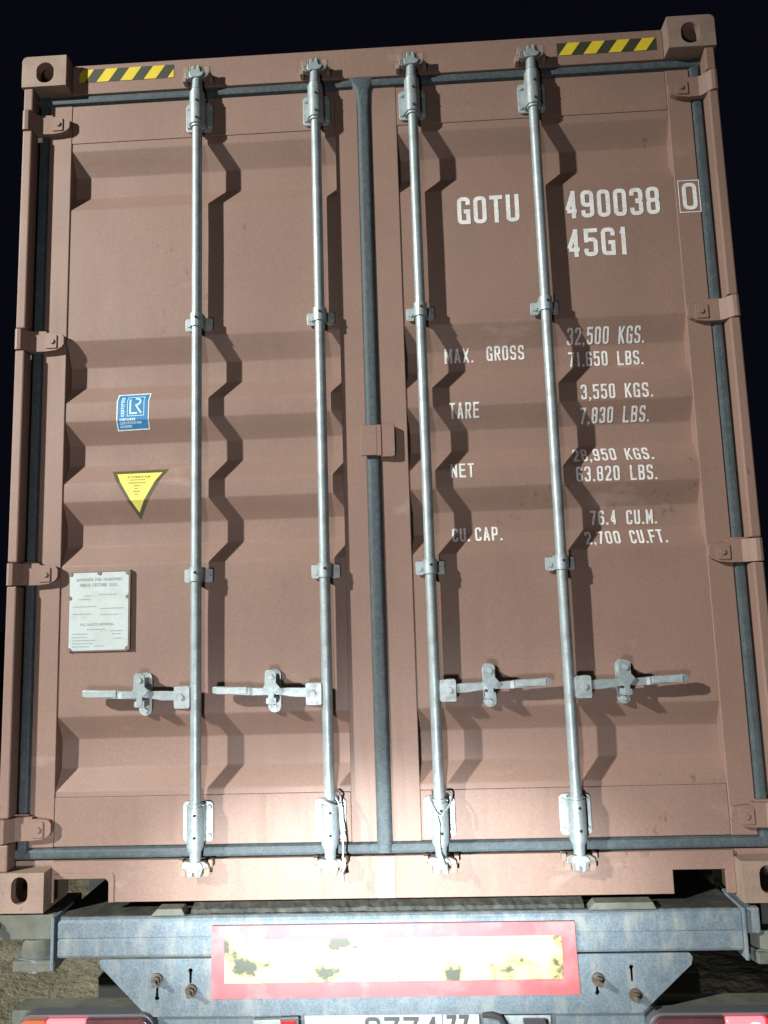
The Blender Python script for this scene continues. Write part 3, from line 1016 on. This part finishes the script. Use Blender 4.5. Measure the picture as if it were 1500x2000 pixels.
# gusset plate with key slots
out = [(-.862, -.1285), (-.874, -.134), (-.868, -.150), (-.722, -.290), (.734, -.290), (.885, -.160), (.890, -.140), (.882, -.1285)]
holes = []
def keyslot(x, z_round, z_end):
    s = 1 if z_end > z_round else -1
    pts = []
    for i in range(9):
        a = math.radians(-70+320*i/8) if False else math.radians(35+290*i/8)
        pts.append((x+.0065*math.sin(a), z_round+s*.0065*math.cos(a)))
    return pts[:]+[(x-.0028, z_end), (x+.0028, z_end)]
SLOTS = [(-.694, -.238, -.208), (-.593, -.162, -.198), (.609, -.234, -.214), (.711, -.166, -.204)]
mb = MB()
mb.prism([out]+[keyslot(*s) for s in SLOTS], -.0165, -.0085, 'chassis')
gus = T(mb, 'gusset_plate', .0015)
for (x, z) in ((-.694, -.184), (-.590, -.216), (.611, -.196), (.715, -.240)):
    mb = MB()
    mb.cyl((x, -.017, z), (x, -.024, z), .018, 'rust', 12)
    mb.cyl((x, -.0242, z), (x+.001, -.036, z), .0125, 'rust', 6)
    mb.cyl((x, -.0362, z), (x+.002, -.052, z-.002), .0075, 'rust', 10)
    T(mb, 'bolt', .002, gus)
# retroreflective board, red rim round yellow
mb = MB()
a, b, c, d = -.530, .553, -.240, -.036
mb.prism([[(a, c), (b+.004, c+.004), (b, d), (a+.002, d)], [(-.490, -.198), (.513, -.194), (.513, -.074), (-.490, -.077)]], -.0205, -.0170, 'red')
mb.prism([[(-.4895, -.1975), (.5125, -.1935), (.5125, -.0745), (-.4895, -.0775)]], -.0198, -.0170, 'reflect')
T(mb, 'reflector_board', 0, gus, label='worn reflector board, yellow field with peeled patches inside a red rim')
# filler between beam face and board
T(MB().box(-.52, .54, -.0168, -.0125, -.126, -.040, 'chassis'), 'backing_plate')
# cross member further in
mb = MB()
mb.box(-1.005, 1.005, .30, .38, -.46, -.322, 'darkmud')
mb.box(-1.006, 1.006, .297, .40, -.3215, -.314, 'mud')
T(mb, 'cross_member', .003)
T(MB().box(-1.19, 1.19, .64, .70, -.17, .017, 'darkmud'), 'cross_member')  # added dark box: hides the ground behind the sill pockets so they stay dark
# lamp carrier bar
mb = MB()
mb.box(-.735, .745, .0, .012, -.44, -.2905, 'chassis')
mb.box(-1.15, -.7355, .012, .09, -.42, -.282, 'mud')
mb.box(.7455, 1.16, .012, .09, -.42, -.286, 'mud')
T(mb, 'lamp_carrier', .003)
# tail lamps
for sx, xa, xb in ((-1, -1.105, -.700), (1, .750, 1.160)):
    zt, zb = (-.279, -.42) if sx < 0 else (-.288, -.43)
    mb = MB()
    mb.prism([rrect(xa-.006, xb+.006, zb-.006, zt+.006, .045, 6)], -.035, .0115, 'lamprim')
    lm = T(mb, 'tail_lamp', .006, label='lit red tail lamp at the %s end of the trailer' % ('left' if sx < 0 else 'right'))
    segs = (('amber', 0, .22), ('glow', .22, .52), ('lensdark', .52, 1)) if sx < 0 else (('lensdark', 0, .50), ('glow', .50, .78), ('lens', .78, 1))
    for key, f0, f1 in segs:
        m_ = MB()
        p0, p1 = xa+(xb-xa)*f0+.001, xa+(xb-xa)*f1-.001
        m_.prism([rrect(p0, p1, zb, zt, .036, 6, (f0 == 0, f1 == 1, f1 == 1, f0 == 0))], -.055, -.0353, key)
        T(m_, 'lens', .008, lm)
    bx = xa+(xb-xa)*(.37 if sx < 0 else .70)
    m_ = MB()
    m_.prism([rrect(bx-.035, bx+.035, zt-.055, zt-.014, .012, 4)] if sx < 0 else [rrect(bx-.020, bx+.020, zt-.052, zt-.012, .019, 6)], -.0575, -.0552, 'bulb')
    T(m_, 'bulb', .0, lm)
# number plate
mb = MB()
mb.prism([rrect(-.253, .262, -.398, -.288, .008, 3)], -.0105, -.0065, 'npwhite')
mb.prism([rrect(-.256, .265, -.401, -.285, .009, 3)], -.0063, -.0003, 'lamprim')
npl = T(mb, 'number_plate', .001, label='white number plate with dark digits at the bottom edge')
mb = MB()
for w, a, b, zt in (('2774', -.074, .142, -.297), ('77', .166, .232, -.293)):
    for lv, q in text_quads(w, a, b, zt-.076 if w != '77' else zt-.058, zt, .0115, .22):
        mb.poly(q, -.0112-lv*.0003, 'npblack')
mb.poly([(.1535, -.396), (.1565, -.396), (.1565, -.290), (.1535, -.290)], -.0112, 'npblack')
T(mb, 'lettering', 0, npl)
# plate lamps and brackets either side of the plate
mb = MB()
mb.prism([rrect(.335, .470, -.39, -.2955, .045, 6, (1, 1, 0, 0))], -.012, -.0005, 'plate')
mb.box(.388, .452, -.050, -.0123, -.335, -.302, 'lamprim')
mb.box(.396, .444, -.056, -.0502, -.338, -.309, 'plate')
T(mb, 'plate_lamp', .003)
mb = MB()
mb.prism([[(-.405, -.30), (-.318, -.298), (-.30, -.40), (-.39, -.40)]], -.020, -.0005, 'plate')
mb.prism([[(-.325, -.289), (-.268, -.287), (-.262, -.40), (-.285, -.40)]], -.030, -.0205, 'lamprim')
mb.prism([[(-.322, -.296), (-.276, -.294), (-.276, -.40), (-.300, -.40)]], -.033, -.0303, 'lens')
T(mb, 'plate_bracket', .002)
mb = MB()
mb.tube([(.272, -.012, -.292), (.30, -.018, -.290), (.322, -.022, -.296), (.335, -.022, -.315), (.338, -.02, -.36), (.33, -.015, -.40)], .009, 'tyre', 10)
T(mb, 'cable_hose')
# chassis rails, wheels
for sx in (-1, 1):
    mb = MB()
    mb.box(sx*.42, sx*.56, .301, 11.8, -.165, -.015, 'darkmud')
    mb.box(sx*.475, sx*.505, .385, 11.8, -.50, -.1655, 'darkmud')
    T(mb, 'chassis_rail')
    for wy in (3.1, 4.41, 5.72):
        mb = MB()
        prof = [(.30, .34), (.30, .47), (.33, .505), (.38, .515), (.60, .515), (.66, .505), (.69, .47), (.69, .34)]
        n = 28
        vs, fs = [], []
        for i in range(n):
            a = 2*math.pi*i/n
            for (q, r) in prof:
                vs.append((sx*(.52+q), wy+r*math.cos(a), -.735+r*math.sin(a)))
        k = len(prof)
        for i in range(n):
            j = (i+1) % n
            for t_ in range(k-1):
                fs.append((i*k+t_, i*k+t_+1, j*k+t_+1, j*k+t_))
        mb.add(vs, fs, 'tyre', True)
        wh = T(mb, 'wheel')
        m_ = MB()
        m_.cyl((sx*1.16, wy, -.735), (sx*.95, wy, -.735), .335, 'mud', 24, r2=.30)
        m_.cyl((sx*1.20, wy, -.735), (sx*1.1602, wy, -.735), .10, 'mud', 16)
        T(m_, 'rim', .004, wh)
for wy in (3.1, 4.41, 5.72):
    T(MB().cyl((-.82, wy, -.735), (.82, wy, -.735), .07, 'darkmud', 12), 'axle')

# ------------------------------------------------------------------ cable seals on the two middle bars
def seal(bx, pts, label):
    mb = MB()
    fine = []
    P = [Vector(p) for p in pts]
    for i in range(len(P)-1):
        a, b, c, d = P[max(i-1, 0)], P[i], P[i+1], P[min(i+2, len(P)-1)]
        for s in range(5):
            t = s/5
            fine.append(.5*((2*b)+(c-a)*t+(2*a-5*b+4*c-d)*t*t+(-a+3*b-3*c+d)*t**3))
    fine.append(P[-1])
    fine = [p+Vector((noise.noise(p*60)*.0022, noise.noise(p*60+Vector((5, 0, 0)))*.0022, 0)) for p in fine]
    mb.tube(fine, .0032, 'wire', 7)
    e = fine[-1]
    mb.cyl(e+Vector((0, 0, .006)), e+Vector((.003, 0, -.020)), .0065, 'galv', 10)
    o = mb.obj('cable_seal')
    o['label'] = label
    o['category'] = 'cable seal'
    o['group'] = 'cable seals on the middle locking bars'
    return o
seal(-.17, [(-.196, -.004, .322), (-.180, -.012, .316), (-.158, -.010, .306), (-.141, .006, .298), (-.134, .018, .318), (-.146, .036, .332), (-.150, .020, .322), (-.137, .004, .300),
            (-.134, -.004, .262), (-.131, -.004, .220), (-.127, -.006, .185), (-.128, -.008, .150), (-.122, -.010, .128), (-.133, -.010, .104)],
     'thin wire seal looped on the second bar and hanging along its right side')
seal(.17, [(.192, .046, .326), (.207, .030, .322), (.203, .006, .300), (.184, -.012, .276), (.170, -.014, .268), (.154, -.010, .284), (.142, .004, .306), (.144, .022, .320),
           (.146, .006, .304), (.158, -.013, .275), (.166, -.018, .240), (.165, -.018, .205), (.166, -.014, .170), (.172, -.016, .142), (.182, -.016, .122)],
     'thin wire seal looped on the third bar and hanging down its front')
